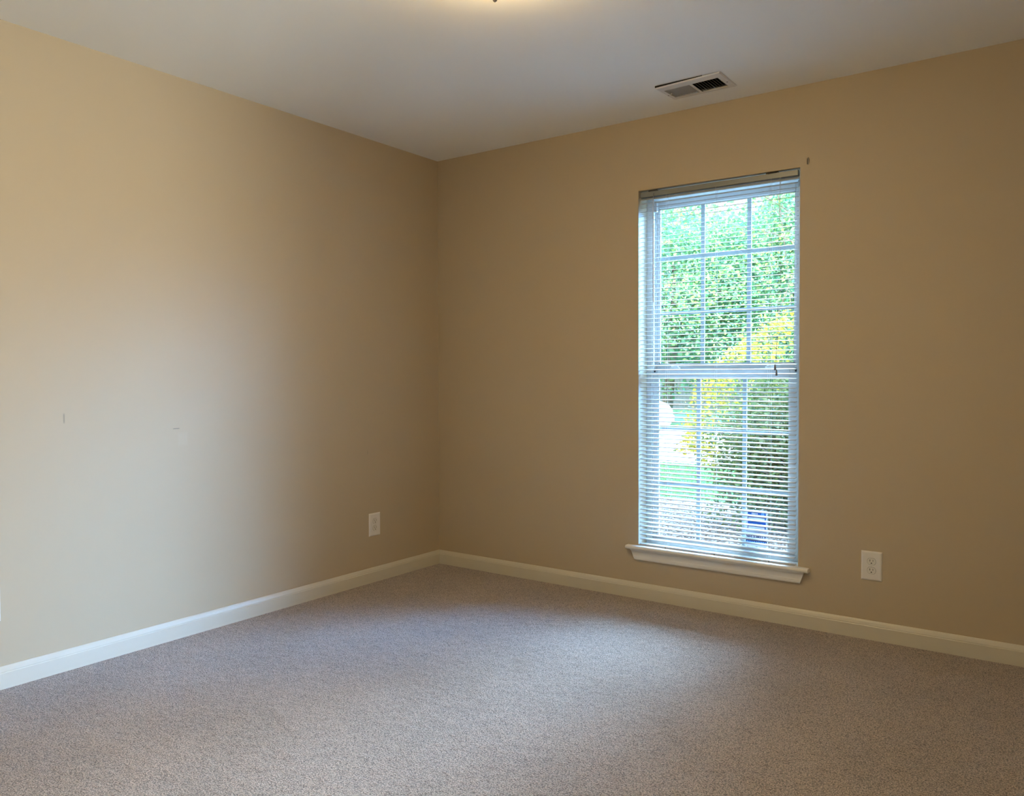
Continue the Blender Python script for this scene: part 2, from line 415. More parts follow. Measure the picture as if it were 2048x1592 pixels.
# jamb track ribs that show beside the upper sash
for x in (WX0+FJ, WX1-FJ-0.006):
    box(fr, x, x+0.006, 0.093, 0.099, WZ0+0.03, WZ1-0.034); box(fr, x, x+0.006, 0.127, 0.132, 1.19, WZ1-0.034)
build('window_frame', fr, M_vinyl, win)
def sash(name, y0, y1, x0, x1, z0, z1, gx0, gx1, gz0, gz1, mx_, mz_):
    bm = bmesh.new()
    box(bm, x0, gx0, y0, y1, z0, z1, bev=0.002); box(bm, gx1, x1, y0, y1, z0, z1, bev=0.002)
    box(bm, gx0, gx1, y0, y1, z0, gz0, bev=0.002); box(bm, gx0, gx1, y0, y1, gz1, z1, bev=0.002)
    # glazing bead
    gm = (y0+y1)/2
    for (a, b, c, d) in ((gx0, gx0+0.006, gz0, gz1), (gx1-0.006, gx1, gz0, gz1), (gx0, gx1, gz0, gz0+0.006), (gx0, gx1, gz1-0.006, gz1)):
        box(bm, a, b, y0+0.004, gm-0.002, c, d)
    s = build(name, bm, M_vinyl, win)
    g = bx(gx0-0.003, gx1+0.003, gm-0.002, gm+0.002, gz0-0.003, gz1+0.003)
    go = build('pane', g, M_glass, s); go.location = -(s.location + win.location)
    mb = bmesh.new()
    for x in mx_: box(mb, x-0.0105, x+0.0105, gm+0.004, gm+0.010, gz0, gz1)
    for z in mz_: box(mb, gx0, gx1, gm+0.0042, gm+0.0102, z-0.009, z+0.009)
    mo = build('muntins', mb, M_muntin, s); mo.location = -(s.location + win.location)
    return s
lower = sash('lower_sash', 0.098, 0.126, WX0+FJ+0.001, WX1-FJ-0.001, WZ0+0.028, 1.176, 1.410, 2.082, 0.308, 1.132, (1.626, 1.862), (0.586, 0.868))
upper = sash('upper_sash', 0.134, 0.162, WX0+FJ+0.001, WX1-FJ-0.001, 1.156, WZ1-0.033, 1.398, 2.094, 1.200, 2.006, (1.630, 1.867), (1.465, 1.748))
# cam locks and tilt latches on the meeting rail
for x in (1.50, 1.99):
    lk = bx(x-0.025, x+0.025, 0.100, 0.124, 1.176, 1.184, bev=0.002); tube(lk, [(x-0.018, 0.108, 1.188), (x+0.02, 0.104, 1.190)], 0.004)
    o = build('sash_lock', lk, M_outlet2, lower); o.location = -(lower.location + win.location)
for x in (1.392, 2.112):
    lk = bx(x-0.006, x+0.006, 0.0975, 0.102, 1.160, 1.178)
    o = build('tilt_latch', lk, M_dark, lower); o.location = -(lower.location + win.location)
lk = bx(1.384, 1.404, 0.094, 0.110, 1.982, 2.030, bev=0.002)
build('balance_stop', lk, M_vinyl, win)
# stool (sill) with horns and rounded nose
def extrude_x(bm, prof, x0, x1, inset0=0.0, inset1=0.0):
    """prof (y,z) extruded along x; inset shortens lower points for mitred returns"""
    zt = max(p[1] for p in prof); zb = min(p[1] for p in prof)
    f = lambda z: (zt-z)/(zt-zb) if zt > zb else 0
    A = [bm.verts.new((x0+inset0*f(z), y, z)) for y, z in prof]; B = [bm.verts.new((x1-inset1*f(z), y, z)) for y, z in prof]
    k = len(prof)
    for i in range(k): bm.faces.new((A[i], A[(i+1) % k], B[(i+1) % k], B[i]))
    bm.faces.new(A); bm.faces.new(list(reversed(B)))
    return bm
st = bmesh.new()
extrude_x(st, [(0.0, 0.255), (-0.028, 0.255), (-0.034, 0.2575), (-0.0365, 0.2635), (-0.035, 0.270), (-0.030, 0.2735), (0.0, 0.2735)], 1.293, 2.207)
extrude_x(st, [(0.0, 0.2738), (0.0, 0.2722), (0.088, 0.2722), (0.088, 0.2738)], WX0, WX1)
build('window_sill', st, M_white, win)
ap = bmesh.new()
extrude_x(ap, [(0, 0.255), (-0.022, 0.255), (-0.022, 0.249), (-0.018, 0.246), (-0.0155, 0.240), (-0.0135, 0.222), (-0.0145, 0.214), (-0.012, 0.2125), (-0.0125, 0.207), (-0.010, 0.200), (0, 0.199)], 1.314, 2.186, 0.020, 0.020)
build('window_apron', ap, M_white, win)

# ================================================================== mini blind
bl = thing('mini_blind', 'white aluminium mini blind hanging inside the tall narrow window', 'blind', (1.747, 0.016, 2.05))
BX0, BX1 = 1.3575, 2.1395
BYC = 0.016            # slat centre distance into the recess
hr = bmesh.new(); box(hr, BX0-0.002, BX1+0.002, BYC-0.0135, BYC+0.0135, 2.044, 2.0695, bev=0.002)
build('headrail', hr, M_headrail, bl)
for x in (1.425, 2.035):
    br = bmesh.new()
    if x < 2: box(br, x-0.024, x+0.024, BYC-0.012, BYC+0.008, 2.0695, 2.0735)
    else:
        box(br, x-0.040, x+0.018, BYC-0.012, BYC+0.008, 2.0695, 2.0735); tube(br, [(x-0.03, BYC-0.0125, 2.070), (x+0.012, BYC-0.0125, 2.071)], 0.003)
    build('bracket', br, M_dark, bl)
PITCH = 0.0216; TILT = R(11); SW = 0.0125
sl = bmesh.new()
zs_ = []
z = 2.036
while z > 0.289: zs_.append(z); z -= PITCH
random.seed(3)
# small stack of closed-up slats lies against the bottom rail
for i, z in enumerate(zs_):
    t = TILT + random.uniform(-0.03, 0.03)
    if i < 3: t = R(11 + (3-i)*7)
    sag = random.uniform(-0.0006, 0.0006)
    segs = 5; rows = []
    for k in range(segs+1):
        u = -1 + 2*k/segs
        yy = BYC + u*SW*math.cos(t); crown = 0.0021*(1-u*u)
        zz = z + u*SW*math.sin(t) + crown*math.cos(t)
        rows.append((yy, zz))
    th = 0.00035
    xa, xb = BX0+random.uniform(-0.001, 0.001), BX1+random.uniform(-0.001, 0.001)
    top = [[sl.verts.new((x, yy, zz+th+(sag if 0 < j < 4 else 0))) for (yy, zz) in rows] for j, x in enumerate((xa, xa+0.003, 1.75, xb-0.003, xb))]
    bot = [[sl.verts.new((x, yy, zz-th+(sag if 0 < j < 4 else 0))) for (yy, zz) in rows] for j, x in enumerate((xa, xa+0.003, 1.75, xb-0.003, xb))]
    for j in range(4):
        for k in range(segs):
            sl.faces.new((top[j][k], top[j+1][k], top[j+1][k+1], top[j][k+1])); sl.faces.new((bot[j][k], bot[j][k+1], bot[j+1][k+1], bot[j+1][k]))
        sl.faces.new((top[j][0], bot[j][0], bot[j+1][0], top[j+1][0])); sl.faces.new((top[j][-1], top[j+1][-1], bot[j+1][-1], bot[j][-1]))
    for j in (0, 4):
        for k in range(segs): sl.faces.new((top[j][k], top[j][k+1], bot[j][k+1], bot[j][k]))
so = build('slats', sl, M_slat, bl, smooth=True)
brl = bmesh.new(); box(brl, BX0-0.002, BX1+0.001, BYC-0.011, BYC+0.011, 0.2750, 0.2830, bev=0.002)
build('bottom_rail', brl, M_slat, bl)
for x in (1.498, 1.755, 2.020):
    lc = bmesh.new()
    for yy in (BYC-SW*0.98-0.0006, BYC+SW*0.98+0.0006): tube(lc, [(x, yy, 2.046), (x, yy, 0.284)], 0.0006, 5)
    for z in zs_: tube(lc, [(x-0.001, BYC-SW*0.95, z-SW*math.sin(TILT)-0.0008), (x-0.001, BYC+SW*0.95, z+SW*math.sin(TILT)-0.0008)], 0.0004, 4)
    build('ladder_cord', lc, M_cord, bl)
    pl = bmesh.new(); lathe(pl, [(0.003, 0), (0.0045, 0.001), (0.0045, 0.004), (0.003, 0.005)], (x, BYC-0.0115, 0.2765), 10, 'Y')
    build('cord_plug', pl, M_tassel, bl)
for x in (1.512, 2.006):
    lc = bmesh.new(); tube(lc, [(x, BYC, 2.046), (x, BYC, 0.286)], 0.0005, 5); build('lift_string', lc, M_cord, bl)
# tilt wand on the left with its hook
wd = bmesh.new(); tube(wd, [(1.433, BYC-0.0145, 2.056), (1.433, BYC-0.022, 2.052), (1.433, BYC-0.022, 2.030)], 0.0018, 8)
build('wand_hook', wd, M_tassel, bl)
wd = bmesh.new(); tube(wd, [(1.433, BYC-0.022, 2.032), (1.433, BYC-0.023, 1.80), (1.434, BYC-0.022, 1.512)], 0.0026, 6)
build('tilt_wand', wd, mat('clear_wand_plastic', (0.5, 0.52, 0.52), rough=0.15), bl)
# lift cords on the right with two tassels
def cord(pts): 
    b_ = bmesh.new(); tube(b_, pts, 0.0009, 6); build('lift_cord', b_, M_cord_dark, bl)
y_ = BYC-0.0165
cord([(2.061, y_, 2.046), (2.060, y_-0.002, 1.80), (2.058, y_-0.004, 1.50), (2.052, y_-0.003, 1.262), (2.046, y_-0.003, 1.195)])
cord([(2.066, y_, 2.046), (2.063, y_-0.002, 1.90), (2.069, y_-0.004, 1.62), (2.066, y_-0.004, 1.42), (2.052, y_-0.005, 1.262), (2.053, y_-0.005, 1.171)])
cord([(2.052, y_-0.004, 1.268), (2.062, y_-0.005, 1.258), (2.071, y_-0.004, 1.235), (2.078, y_-0.003, 1.205)])
for x, z in ((2.046, 1.195), (2.053, 1.170)):
    tb = bmesh.new(); lathe(tb, [(0.0015, 0), (0.0025, -0.002), (0.0042, -0.012), (0.0050, -0.022), (0.0050, -0.027), (0.003, -0.0285)], (x, y_-0.004, z), 12)
    build('tassel', tb, M_tassel, bl, smooth=True)

# ================================================================== window sticker (blue security sticker on the lower sash glass)
M_blue = mat('sticker_blue', (0.01, 0.09, 0.36), rough=0.4)
M_blue_l = mat('sticker_light_blue', (0.16, 0.42, 0.85), rough=0.4)
M_blue_d = mat('sticker_navy', (0.005, 0.02, 0.16), rough=0.4)
M_sw = mat('sticker_white', (0.80, 0.84, 0.88), rough=0.4)
stk = thing('window_sticker', 'small blue and white SECURITY sticker on the lower right window glass', 'sticker', (1.925, 0.108, 0.31))
SY = 0.1095
def plate(name, x0, x1, z0, z1, m, dy=0.0, th=0.0006): return build(name, bx(x0, x1, SY-dy-th, SY-dy, z0, z1), m, stk)
SX0, SX1 = 1.873, 1.978
plate('backing', SX0, SX1, 0.318, 0.494, M_sw)
plate('emblem_panel', SX0+0.010, SX1-0.007, 0.396, 0.490, M_blue, 0.0006)
plate('caption_band', SX0+0.001, SX1-0.001, 0.331, 0.350, M_blue_d, 0.0006)
r1 = bmesh.new()
box(r1, SX0+0.013, SX1-0.012, SY-0.0018, SY-0.0012, 0.443, 0.457); box(r1, SX0+0.013, SX1-0.012, SY-0.0018, SY-0.0012, 0.404, 0.413)
for k in range(5): box(r1, SX0+0.030+k*0.0062, SX0+0.034+k*0.0062, SY-0.0018, SY-0.0012, 0.473, 0.480)
build('white_bands', r1, M_sw, stk)
r1 = bmesh.new()
box(r1, SX0+0.001, SX1, SY-0.0014, SY-0.0006, 0.3875, 0.3895)
build('outline', r1, M_blue_d, stk)
r1 = bmesh.new(); lathe(r1, [(0.008, 0), (0.008, -0.0006)], (SX1-0.022, SY-0.0012, 0.476), 16, 'Y'); build('round_emblem', r1, M_blue_l, stk)
r1 = bmesh.new()
for k in range(11): box(r1, SX0+0.006+k*0.0088, SX0+0.0115+k*0.0088, SY-0.0018, SY-0.0012, 0.337, 0.344)
build('caption_dashes', r1, M_blue_l, stk)
tcu = bpy.data.curves.new('sticker_lettering', 'FONT'); tcu.body = 'SECURITY'; tcu.size = 0.0215; tcu.align_x = 'CENTER'; tcu.extrude = 0.0003; tcu.offset = 0.0004
to = bpy.data.objects.new('tmp_text', tcu); C.objects.link(to); bpy.context.view_layer.update()
me = bpy.data.meshes.new_from_object(to.evaluated_get(bpy.context.evaluated_depsgraph_get()))
bpy.data.objects.remove(to)
xs = [v.co.x for v in me.vertices]; wtx = max(xs)-min(xs)
me.transform(Matrix.Translation(Vector(((SX0+SX1)/2, SY-0.0011, 0.3575))) @ Matrix.Rotation(R(90), 4, 'X') @ Matrix.Diagonal((0.098/wtx, 1, 1, 1)))
me.materials.clear()
link('lettering', me, M_blue_d, stk)

# ================================================================== electrical outlets
def outlet_parts(root):
    """faces -y at the root's origin (plate centre on the wall)"""
    def add(name, bm, m, smooth=False, parent=None):
        bmesh.ops.recalc_face_normals(bm, faces=bm.faces)
        me_ = bpy.data.meshes.new(name); bm.to_mesh(me_); bm.free()
        if smooth:
            for p in me_.polygons: p.use_smooth = True
        o = bpy.data.objects.new(name, me_); C.objects.link(o); me_.materials.append(m); o.parent = parent or root
        return o
    W, HH = 0.0425, 0.0632
    pb = bmesh.new()
    a = [pb.verts.new((sx*W, 0, sz*HH)) for sx, sz in ((-1,-1),(1,-1),(1,1),(-1,1))]
    b = [pb.verts.new((sx*W, -0.0015, sz*HH)) for sx, sz in ((-1,-1),(1,-1),(1,1),(-1,1))]
    c = [pb.verts.new((sx*(W-0.0035), -0.0050, sz*(HH-0.0035))) for sx, sz in ((-1,-1),(1,-1),(1,1),(-1,1))]
    d = [pb.verts.new((sx*(W-0.008), -0.0062, sz*(HH-0.008))) for sx, sz in ((-1,-1),(1,-1),(1,1),(-1,1))]
    for p, q in ((a, b), (b, c), (c, d)):
        for i in range(4): pb.faces.new((p[i], p[(i+1) % 4], q[(i+1) % 4], q[i]))
    pb.faces.new(d); pb.faces.new(a)
    add('cover_plate', pb, M_outlet)
    for cz in (0.0195, -0.0195):
        # receptacle face: circle flattened top and bottom, with a shadow gap round it
        def face(bm, rr, hh, y0, y1):
            pts = []
            for k in range(40):
                an = 2*math.pi*k/40; x = rr*math.cos(an); z_ = max(-hh, min(hh, rr*math.sin(an))); pts.append((x, z_))
            A = [bm.verts.new((x, y0, cz+z_)) for x, z_ in pts]; B = [bm.verts.new((x, y1, cz+z_)) for x, z_ in pts]
            for k in range(40): bm.faces.new((A[k], A[(k+1) % 40], B[(k+1) % 40], B[k]))
            bm.faces.new(A); bm.faces.new(B)
        g = bmesh.new(); face(g, 0.0180, 0.0148, -0.004, -0.00635); add('gap_ring', g, M_dark)
        f = bmesh.new(); face(f, 0.0172, 0.0140, -0.004, -0.0078); fo = add('receptacle', f, M_outlet2)
        for (x0, x1, z0, z1) in ((-0.0072, -0.0050, 0.0, 0.0085), (0.0052, 0.0072, 0.0010, 0.0075)):
            q = bmesh.new(); box(q, x0, x1, -0.0081, -0.007, cz+z0, cz+z1); add('slot', q, M_dark, parent=fo)
        q = bmesh.new(); lathe(q, [(0.0026, 0), (0.0026, -0.001)], (0.0, -0.0071, cz-0.0068), 14, 'Y'); add('ground_hole', q, M_dark, parent=fo)
    q = bmesh.new(); lathe(q, [(0.0033, 0), (0.0033, -0.0012), (0.002, -0.0016)], (0, -0.006, 0), 14, 'Y'); add('screw', q, M_outlet2)
o1 = thing('wall_outlet', 'white duplex outlet on the window wall, right of the window sill', 'electrical outlet', (2.4675, 0, 0.320), 'duplex outlets low on the walls')
outlet_parts(o1)
def copy_thing(root, loc, rz, label):
    r = root.copy(); C.objects.link(r); r.location = loc; r.rotation_euler = (0, 0, rz); r['label'] = label
    for ch in list(root.children):
        c = ch.copy(); C.objects.link(c); c.parent = r
        for gch in list(ch.children):
            d = gch.copy(); C.objects.link(d); d.parent = c
    return r
copy_thing(o1, (0, -0.546, 0.320), R(90), 'white duplex outlet on the left wall near the room corner')
copy_thing(o1, (0, -2.479, 0.314), R(90), 'white outlet plate at the far left edge of the photo, above the baseboard')

# ================================================================== curtain anchor on the wall, up right of the window
an = bmesh.new(); lathe(an, [(0.0045, 0), (0.0050, -0.002), (0.0035, -0.004)], (0, 0, 0), 12, 'Y')
for v in an.verts: v.co.z *= 3.4
for v in an.verts: v.co += Vector((2.186, 0, 2.099))
ao = build('wall_anchor', an, mat('old_plaster_grey', (0.30, 0.27, 0.22), rough=0.8)); tag(ao, 'small oval bracket anchor on the wall above the window upper right corner', 'wall anchor')
hole = bx(2.1825, 2.1848, -0.0052, -0.0035, 2.085, 2.110); ho = build('slot', hole, M_dark, ao); ho.location = (0, 0, 0)

# ================================================================== ceiling vent
vt = thing('ceiling_vent', 'white metal ceiling air register with left louvres shut, right open', 'vent', (1.775, -0.272, H))
FX0, FX1, FYa, FYb = 1.618, 1.923, -0.380, -0.172
vf = bmesh.new()
def ring_plate(bm, ox0, ox1, oy0, oy1, ix0, ix1, iy0, iy1, zt, zb, zi, tilt):
    """sheet-metal face: raised flat with bevelled rim; tilt drops the back-left corner"""
    def Z(x, y, z): return z - tilt*max(0, (ox1-x)/(ox1-ox0))*max(0, (iy1-y)/(iy1-oy0))
    def rect(x0, x1, y0, y1, z): return [bm.verts.new((x, y, Z(x, y, z))) for x, y in ((x0,y0),(x1,y0),(x1,y1),(x0,y1))]
    a = rect(ox0, ox1, oy0, oy1, zt); b = rect(ox0+0.006, ox1-0.006, oy0+0.006, oy1-0.006, zb); c = rect(ix0, ix1, iy0, iy1, zb); d = rect(ix0, ix1, iy0, iy1, zi)
    for p, q in ((a, b), (b, c), (c, d)):
        for i in range(4): bm.faces.new((p[i], p[(i+1) % 4], q[(i+1) % 4], q[i]))
ring_plate(vf, FX0, FX1, FYa, FYb, VX0, VX1, VY0, VY1, H-0.0015, H-0.006, H+0.004, 0.008)
XM = 1.764
box(vf, XM-0.006, XM+0.006, VY0, VY1, H-0.0058, H-0.0045)
build('face_plate', vf, M_vent, vt)
def louvres(name, x0, x1, n, ang):
    bm = bmesh.new(); st_ = (x1-x0)/n
    for k in range(n):
        xc = x0 + st_*(k+0.5); hw = st_*(0.43 if ang < 0 else 0.45)
        dx, dz = hw*math.cos(ang), hw*math.sin(ang)
        p = [(xc-dx, H+0.001+dz), (xc+dx, H+0.001-dz)]
        A = [bm.verts.new((x, y, z_)) for (x, z_) in p for y in (VY0, VY1)]
        bm.faces.new((A[0], A[1], A[3], A[2]))
    bmesh.ops.solidify(bm, geom=bm.faces[:], thickness=0.0008)
    return build(name, bm, M_vent, vt)
louvres('louver_bank', VX0+0.002, XM-0.006, 9, R(-20))
louvres('louver_bank', XM+0.006, VX1-0.002, 9, R(49))
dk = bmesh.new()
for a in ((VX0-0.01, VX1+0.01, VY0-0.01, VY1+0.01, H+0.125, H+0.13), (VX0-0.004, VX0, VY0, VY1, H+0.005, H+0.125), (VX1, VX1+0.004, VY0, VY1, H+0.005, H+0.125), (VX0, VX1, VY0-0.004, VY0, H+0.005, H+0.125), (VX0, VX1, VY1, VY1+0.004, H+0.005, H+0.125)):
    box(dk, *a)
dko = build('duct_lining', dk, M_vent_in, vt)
# shut damper blade above the left bank
build('damper', bx(VX0+0.001, XM-0.022, VY0+0.001, VY1-0.001, H+0.014, H+0.016), M_vent, vt)
lv = bmesh.new(); tube(lv, [(1.648, -0.262, H-0.003), (1.646, -0.262, H-0.014)], 0.002, 6); tube(lv, [(1.646, -0.274, H-0.014), (1.647, -0.250, H-0.014)], 0.003, 6)
build('damper_lever', lv, M_vent, vt)
for (x, y) in ((1.629, -0.255), (1.908, -0.255)):
    s_ = bmesh.new(); lathe(s_, [(0.0038, 0), (0.0038, -0.0012), (0.002, -0.002)], (x, y, H-0.006 - (0.003 if x < 1.7 else 0)), 12); build('screw', s_, mat('aged_screw', (0.25, 0.23, 0.2), rough=0.5), vt)
# dark sheet painted as shade where the plate sags away from the ceiling
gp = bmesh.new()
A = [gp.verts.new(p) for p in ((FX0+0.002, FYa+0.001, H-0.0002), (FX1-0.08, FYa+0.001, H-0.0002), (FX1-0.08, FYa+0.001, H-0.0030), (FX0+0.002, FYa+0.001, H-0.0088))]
gp.faces.new(A); build('gap_shade_sheet', gp, M_vent_in, vt)

# ================================================================== flush ceiling lamp (its finial just dips into the frame)
LX, LY = 1.728, -1.712
lamp = thing('ceiling_lamp', 'flush ceiling lamp at the top edge, only its bottom finial in view', 'ceiling lamp', (LX, LY, H))
pn = bmesh.new(); lathe(pn, [(0.150, 0), (0.155, -0.006), (0.150, -0.018), (0.120, -0.022)], (LX, LY, H), 40); build('ceiling_pan', pn, M_metal, lamp, smooth=True)
M_lampglass = bpy.data.materials.new('frosted_lamp_glass'); M_lampglass.use_nodes = True
_b = M_lampglass.node_tree.nodes['Principled BSDF']; _b.inputs['Base Color'].default_value = (0.8, 0.75, 0.65, 1)
_b.inputs['Emission Color'].default_value = (1.0, 0.70, 0.32, 1); _b.inputs['Emission Strength'].default_value = LAMP_GLOW
dm = bmesh.new(); prof = [(0.135, -0.022)] + [(0.148*math.cos(a), -0.030-0.062*math.sin(a)) for a in [R(q) for q in range(0, 90, 10)]] + [(0.004, -0.092)]
lathe(dm, prof, (LX, LY, H), 40); build('glass_dome', dm, M_lampglass, lamp, smooth=True)
fn = bmesh.new(); lathe(fn, [(0.004, -0.090), (0.013, -0.094), (0.013, -0.098), (0.006, -0.102), (0.005, -0.125), (0.009, -0.133), (0.0095, -0.141), (0.006, -0.149), (0.0015, -0.153)], (LX, LY, H), 16); build('finial', fn, M_metal, lamp, smooth=True)

# unseen fill light, added beyond the doorway to brighten the left wall
hd = bpy.data.lights.new('hall_fill_light', 'POINT'); hd.shadow_soft_size = 0.13; hd.energy = HALL_FILL; hd.color = HALL_FILL_COL
ho_ = bpy.data.objects.new('hall_fill_light', hd); C.objects.link(ho_); ho_.location = (4.9, -3.09, 1.30)

# ================================================================== outside
GZ = -0.36
gr = bx(-40, 40, T, 80, GZ-0.3, GZ-0.03); struct(build('ground', gr, mat('ground_soil', (0.16, 0.13, 0.09), rough=1.0, bump=(8, 0.5, 0.02))))
# this house: outer skin and roof that shades the near yard
ex = bmesh.new()
box(ex, -6, WX0-0.05, T+0.002, T+0.03, GZ-0.03, 2.6); box(ex, WX1+0.05, 7, T+0.002, T+0.03, GZ-0.03, 2.6); box(ex, WX0-0.05, WX1+0.05, T+0.002, T+0.03, GZ-0.03, WZ0-0.03); box(ex, WX0-0.05, WX1+0.05, T+0.002, T+0.03, WZ1+0.03, 2.6)
struct(build('wall_exterior', ex, M_siding))
rf = bx(-6.5, 7.5, -8, 0.62, 2.62, 2.76); struct(build('roof', rf, M_roof))

def strip_plane(name, pts, z, m, n=1):
    bm = bmesh.new(); A = [bm.verts.new((x, y, z)) for x, y in pts]; B = [bm.verts.new((x, y, z-0.05)) for x, y in pts]
    k = len(pts); bm.faces.new(A); bm.faces.new(list(reversed(B)))
    for i in range(k): bm.faces.new((A[i], A[(i+1) % k], B[(i+1) % k], B[i]))
    return build(name, bm, m)
g_ = strip_plane('gravel_bed', [(-16, T+0.04), (16, T+0.04), (16, 5.7), (0, 5.5), (-16, 5.0)], GZ, M_gravel); tag(g_, 'pale gravel and mulch bed on the ground below the window', 'gravel', kind='stuff')
l_ = strip_plane('lawn', [(-16, 5.0), (0, 5.5), (16, 5.7), (16, 9.3), (-16, 8.9)], GZ, M_lawn); tag(l_, 'green lawn strip between gravel bed and white driveway', 'lawn', kind='stuff')
d_ = strip_plane('driveway', [(-26, 8.7), (16, 9.4), (16, 18), (-26, 17.8)], GZ+0.01, M_concrete); struct(d_)
l2 = strip_plane('lawn', [(-40, 17.8), (26, 18), (26, 34), (-40, 34)], GZ, M_lawn); tag(l2, 'far lawn beyond the driveway in front of the grey fence', 'lawn', kind='stuff')

rng = np.random.default_rng(7)
def grass_blades(name, n, x0, x1, y0, y1, h, parent=None):
    x = rng.uniform(x0, x1, n); y = rng.uniform(y0, y1, n); a = rng.uniform(0, np.pi, n); w = 0.006; hh = h*rng.uniform(0.5, 1.2, n)
    lx = rng.normal(0, 0.3, n)*hh; ly = rng.normal(0, 0.3, n)*hh
    V = np.empty((n, 3, 3)); V[:, 0] = np.c_[x-w*np.cos(a), y-w*np.sin(a), np.full(n, GZ-0.002)]; V[:, 1] = np.c_[x+w*np.cos(a), y+w*np.sin(a), np.full(n, GZ-0.002)]; V[:, 2] = np.c_[x+lx, y+ly, GZ+hh]
    return from_np(name, V.reshape(-1, 3), np.arange(n*3).reshape(-1, 3), M_grass, parent)
gb = grass_blades('grass_blades', 26000, -3.2, 2.2, 5.45, 9.0, 0.06, l_)
# stones
def stones(n):
    base = np.array([(1,0,0),(-1,0,0),(0,1,0),(0,-1,0),(0,0,1),(0,0,-1)], float); F = np.array([(0,2,4),(2,1,4),(1,3,4),(3,0,4),(2,0,5),(1,2,5),(3,1,5),(0,3,5)])
    V = np.empty((n, 6, 3)); s = rng.uniform(0.008, 0.022, (n, 1, 3)); s[:, :, 2] *= 0.6
    V[:] = base[None]*s*rng.uniform(0.7, 1.2, (n, 6, 1))
    a = rng.uniform(0, 6.28, n); ca, sa = np.cos(a)[:, None], np.sin(a)[:, None]
    X = V[:, :, 0]*ca - V[:, :, 1]*sa; Y = V[:, :, 0]*sa + V[:, :, 1]*ca
    V[:, :, 0] = X + rng.uniform(-2.2, 2.6, n)[:, None]; V[:, :, 1] = Y + rng.uniform(2.4, 5.35, n)[:, None]; V[:, :, 2] += GZ+0.006
    return V.reshape(-1, 3), (F[None] + 6*np.arange(n)[:, None, None]).reshape(-1, 3)
v_, f_ = stones(16000); so_ = from_np('gravel_stones', v_, f_, M_stone, g_)

def leaves_mesh(name, P, size, m, parent, flat=0.5):
    """P (n,3) leaf centres; each leaf a pointed, folded blade"""
    n = len(P); s = size*rng.uniform(0.6, 1.3, n)
    d = rng.normal(0, 1, (n, 3)); d[:, 2] *= flat; d[:, 2] -= 0.3; d /= np.linalg.norm(d, axis=1)[:, None]
    q = rng.normal(0, 1, (n, 3)); q -= (q*d).sum(1)[:, None]*d; q /= np.linalg.norm(q, axis=1)[:, None]
    nn = np.cross(d, q)
    s = s[:, None]
    V = np.empty((n, 6, 3))
    V[:, 0] = P - d*s*0.5; V[:, 1] = P - d*s*0.12 + q*s*0.33 + nn*s*0.08; V[:, 2] = P + d*s*0.22 + q*s*0.24 + nn*s*0.06; V[:, 3] = P + d*s*0.55
    V[:, 4] = P + d*s*0.22 - q*s*0.24 + nn*s*0.06; V[:, 5] = P - d*s*0.12 - q*s*0.33 + nn*s*0.08
    F = np.array([(0, 1, 2, 3), (0, 3, 4, 5)])
    return from_np(name, V.reshape(-1, 3), (F[None] + 6*np.arange(n)[:, None, None]).reshape(-1, 4), m, parent)

def clumps(center, rad, nclump, nleaf, crad, shell=0.6, zmin=None, keep=None):
    """leaf positions gathered in clumps inside an ellipsoid"""
    c = []
    while len(c) < nclump:
        p = rng.normal(0, 1, 3); p /= np.linalg.norm(p); r = rng.uniform(shell, 1)**0.6
        q = np.array(center) + p*r*np.array(rad)
        if zmin is not None and q[2] < zmin: continue
        if keep is not None and not keep(q): continue
        c.append(q)
    c = np.array(c)
    k = max(1, nleaf//nclump)
    P = np.repeat(c, k, 0) + rng.normal(0, 1, (k*nclump, 3))*crad
    return P, c

def tree(name, label, x, y, h, crown_c, crown_r, nclump, nleaf, crad, leaf, m, trunk_r=0.12, group=None, zmin=None, shell=0.3):
    t = thing(name, label, 'tree', (x, y, GZ), group)
    P, cs = clumps(crown_c, crown_r, nclump, nleaf, crad, shell, zmin)
    fo = leaves_mesh('foliage', P, leaf, m, t)
    tr = bmesh.new(); top = (crown_c[0], crown_c[1], crown_c[2]+crown_r[2]*0.5)
    midp = (x*0.6+top[0]*0.4 + 0.1, y*0.6+top[1]*0.4, GZ+(top[2]-GZ)*0.45)
    tube(tr, [(x, y, GZ+0.002), midp, top], [trunk_r, trunk_r*0.75, trunk_r*0.2], 10)
    build('trunk', tr, M_bark, t, smooth=True)
    bb = bmesh.new(); idx = rng.choice(len(cs), min(16, len(cs)), replace=False)
    for i in idx:
        s0 = Vector(midp).lerp(Vector(top), float(rng.uniform(0.0, 0.9))); e = Vector(cs[i]); md = s0.lerp(e, 0.5) + Vector((0, 0, 0.15))
        tube(bb, [s0, md, e], [trunk_r*0.22, trunk_r*0.12, trunk_r*0.05], 6)
    build('branches', bb, M_bark, t, smooth=True)
    return t
GT = 'trees behind the yard'
tree('leafy_tree', 'nearest bright green tree filling the top of the window view', 1.6, 9.6, 6, (-1.2, 9.2, 3.9), (3.6, 1.9, 2.9), 230, 15000, 0.24, 0.062, M_leaf_near, 0.09, zmin=1.35)
tree('leafy_tree', 'green tree beyond the driveway, left pane of the window', -8.5, 21.5, 8, (-8.2, 21.5, 3.6), (3.6, 2.0, 3.4), 240, 13000, 0.36, 0.17, M_leaf_far, 0.2, GT)
tree('leafy_tree', 'teal-green tree beyond the driveway, middle panes of the window', -4.2, 23.5, 8, (-4.2, 23.5, 4.0), (3.4, 2.0, 3.6), 240, 13000, 0.36, 0.17, M_leaf_far, 0.2, GT)
tree('leafy_tree', 'green tree beyond the driveway, right pane behind the golden shrub', 0.5, 22.5, 8, (0.5, 22.5, 3.8), (3.4, 2.0, 3.9), 220, 13000, 0.36, 0.17, M_leaf_far, 0.2, GT)
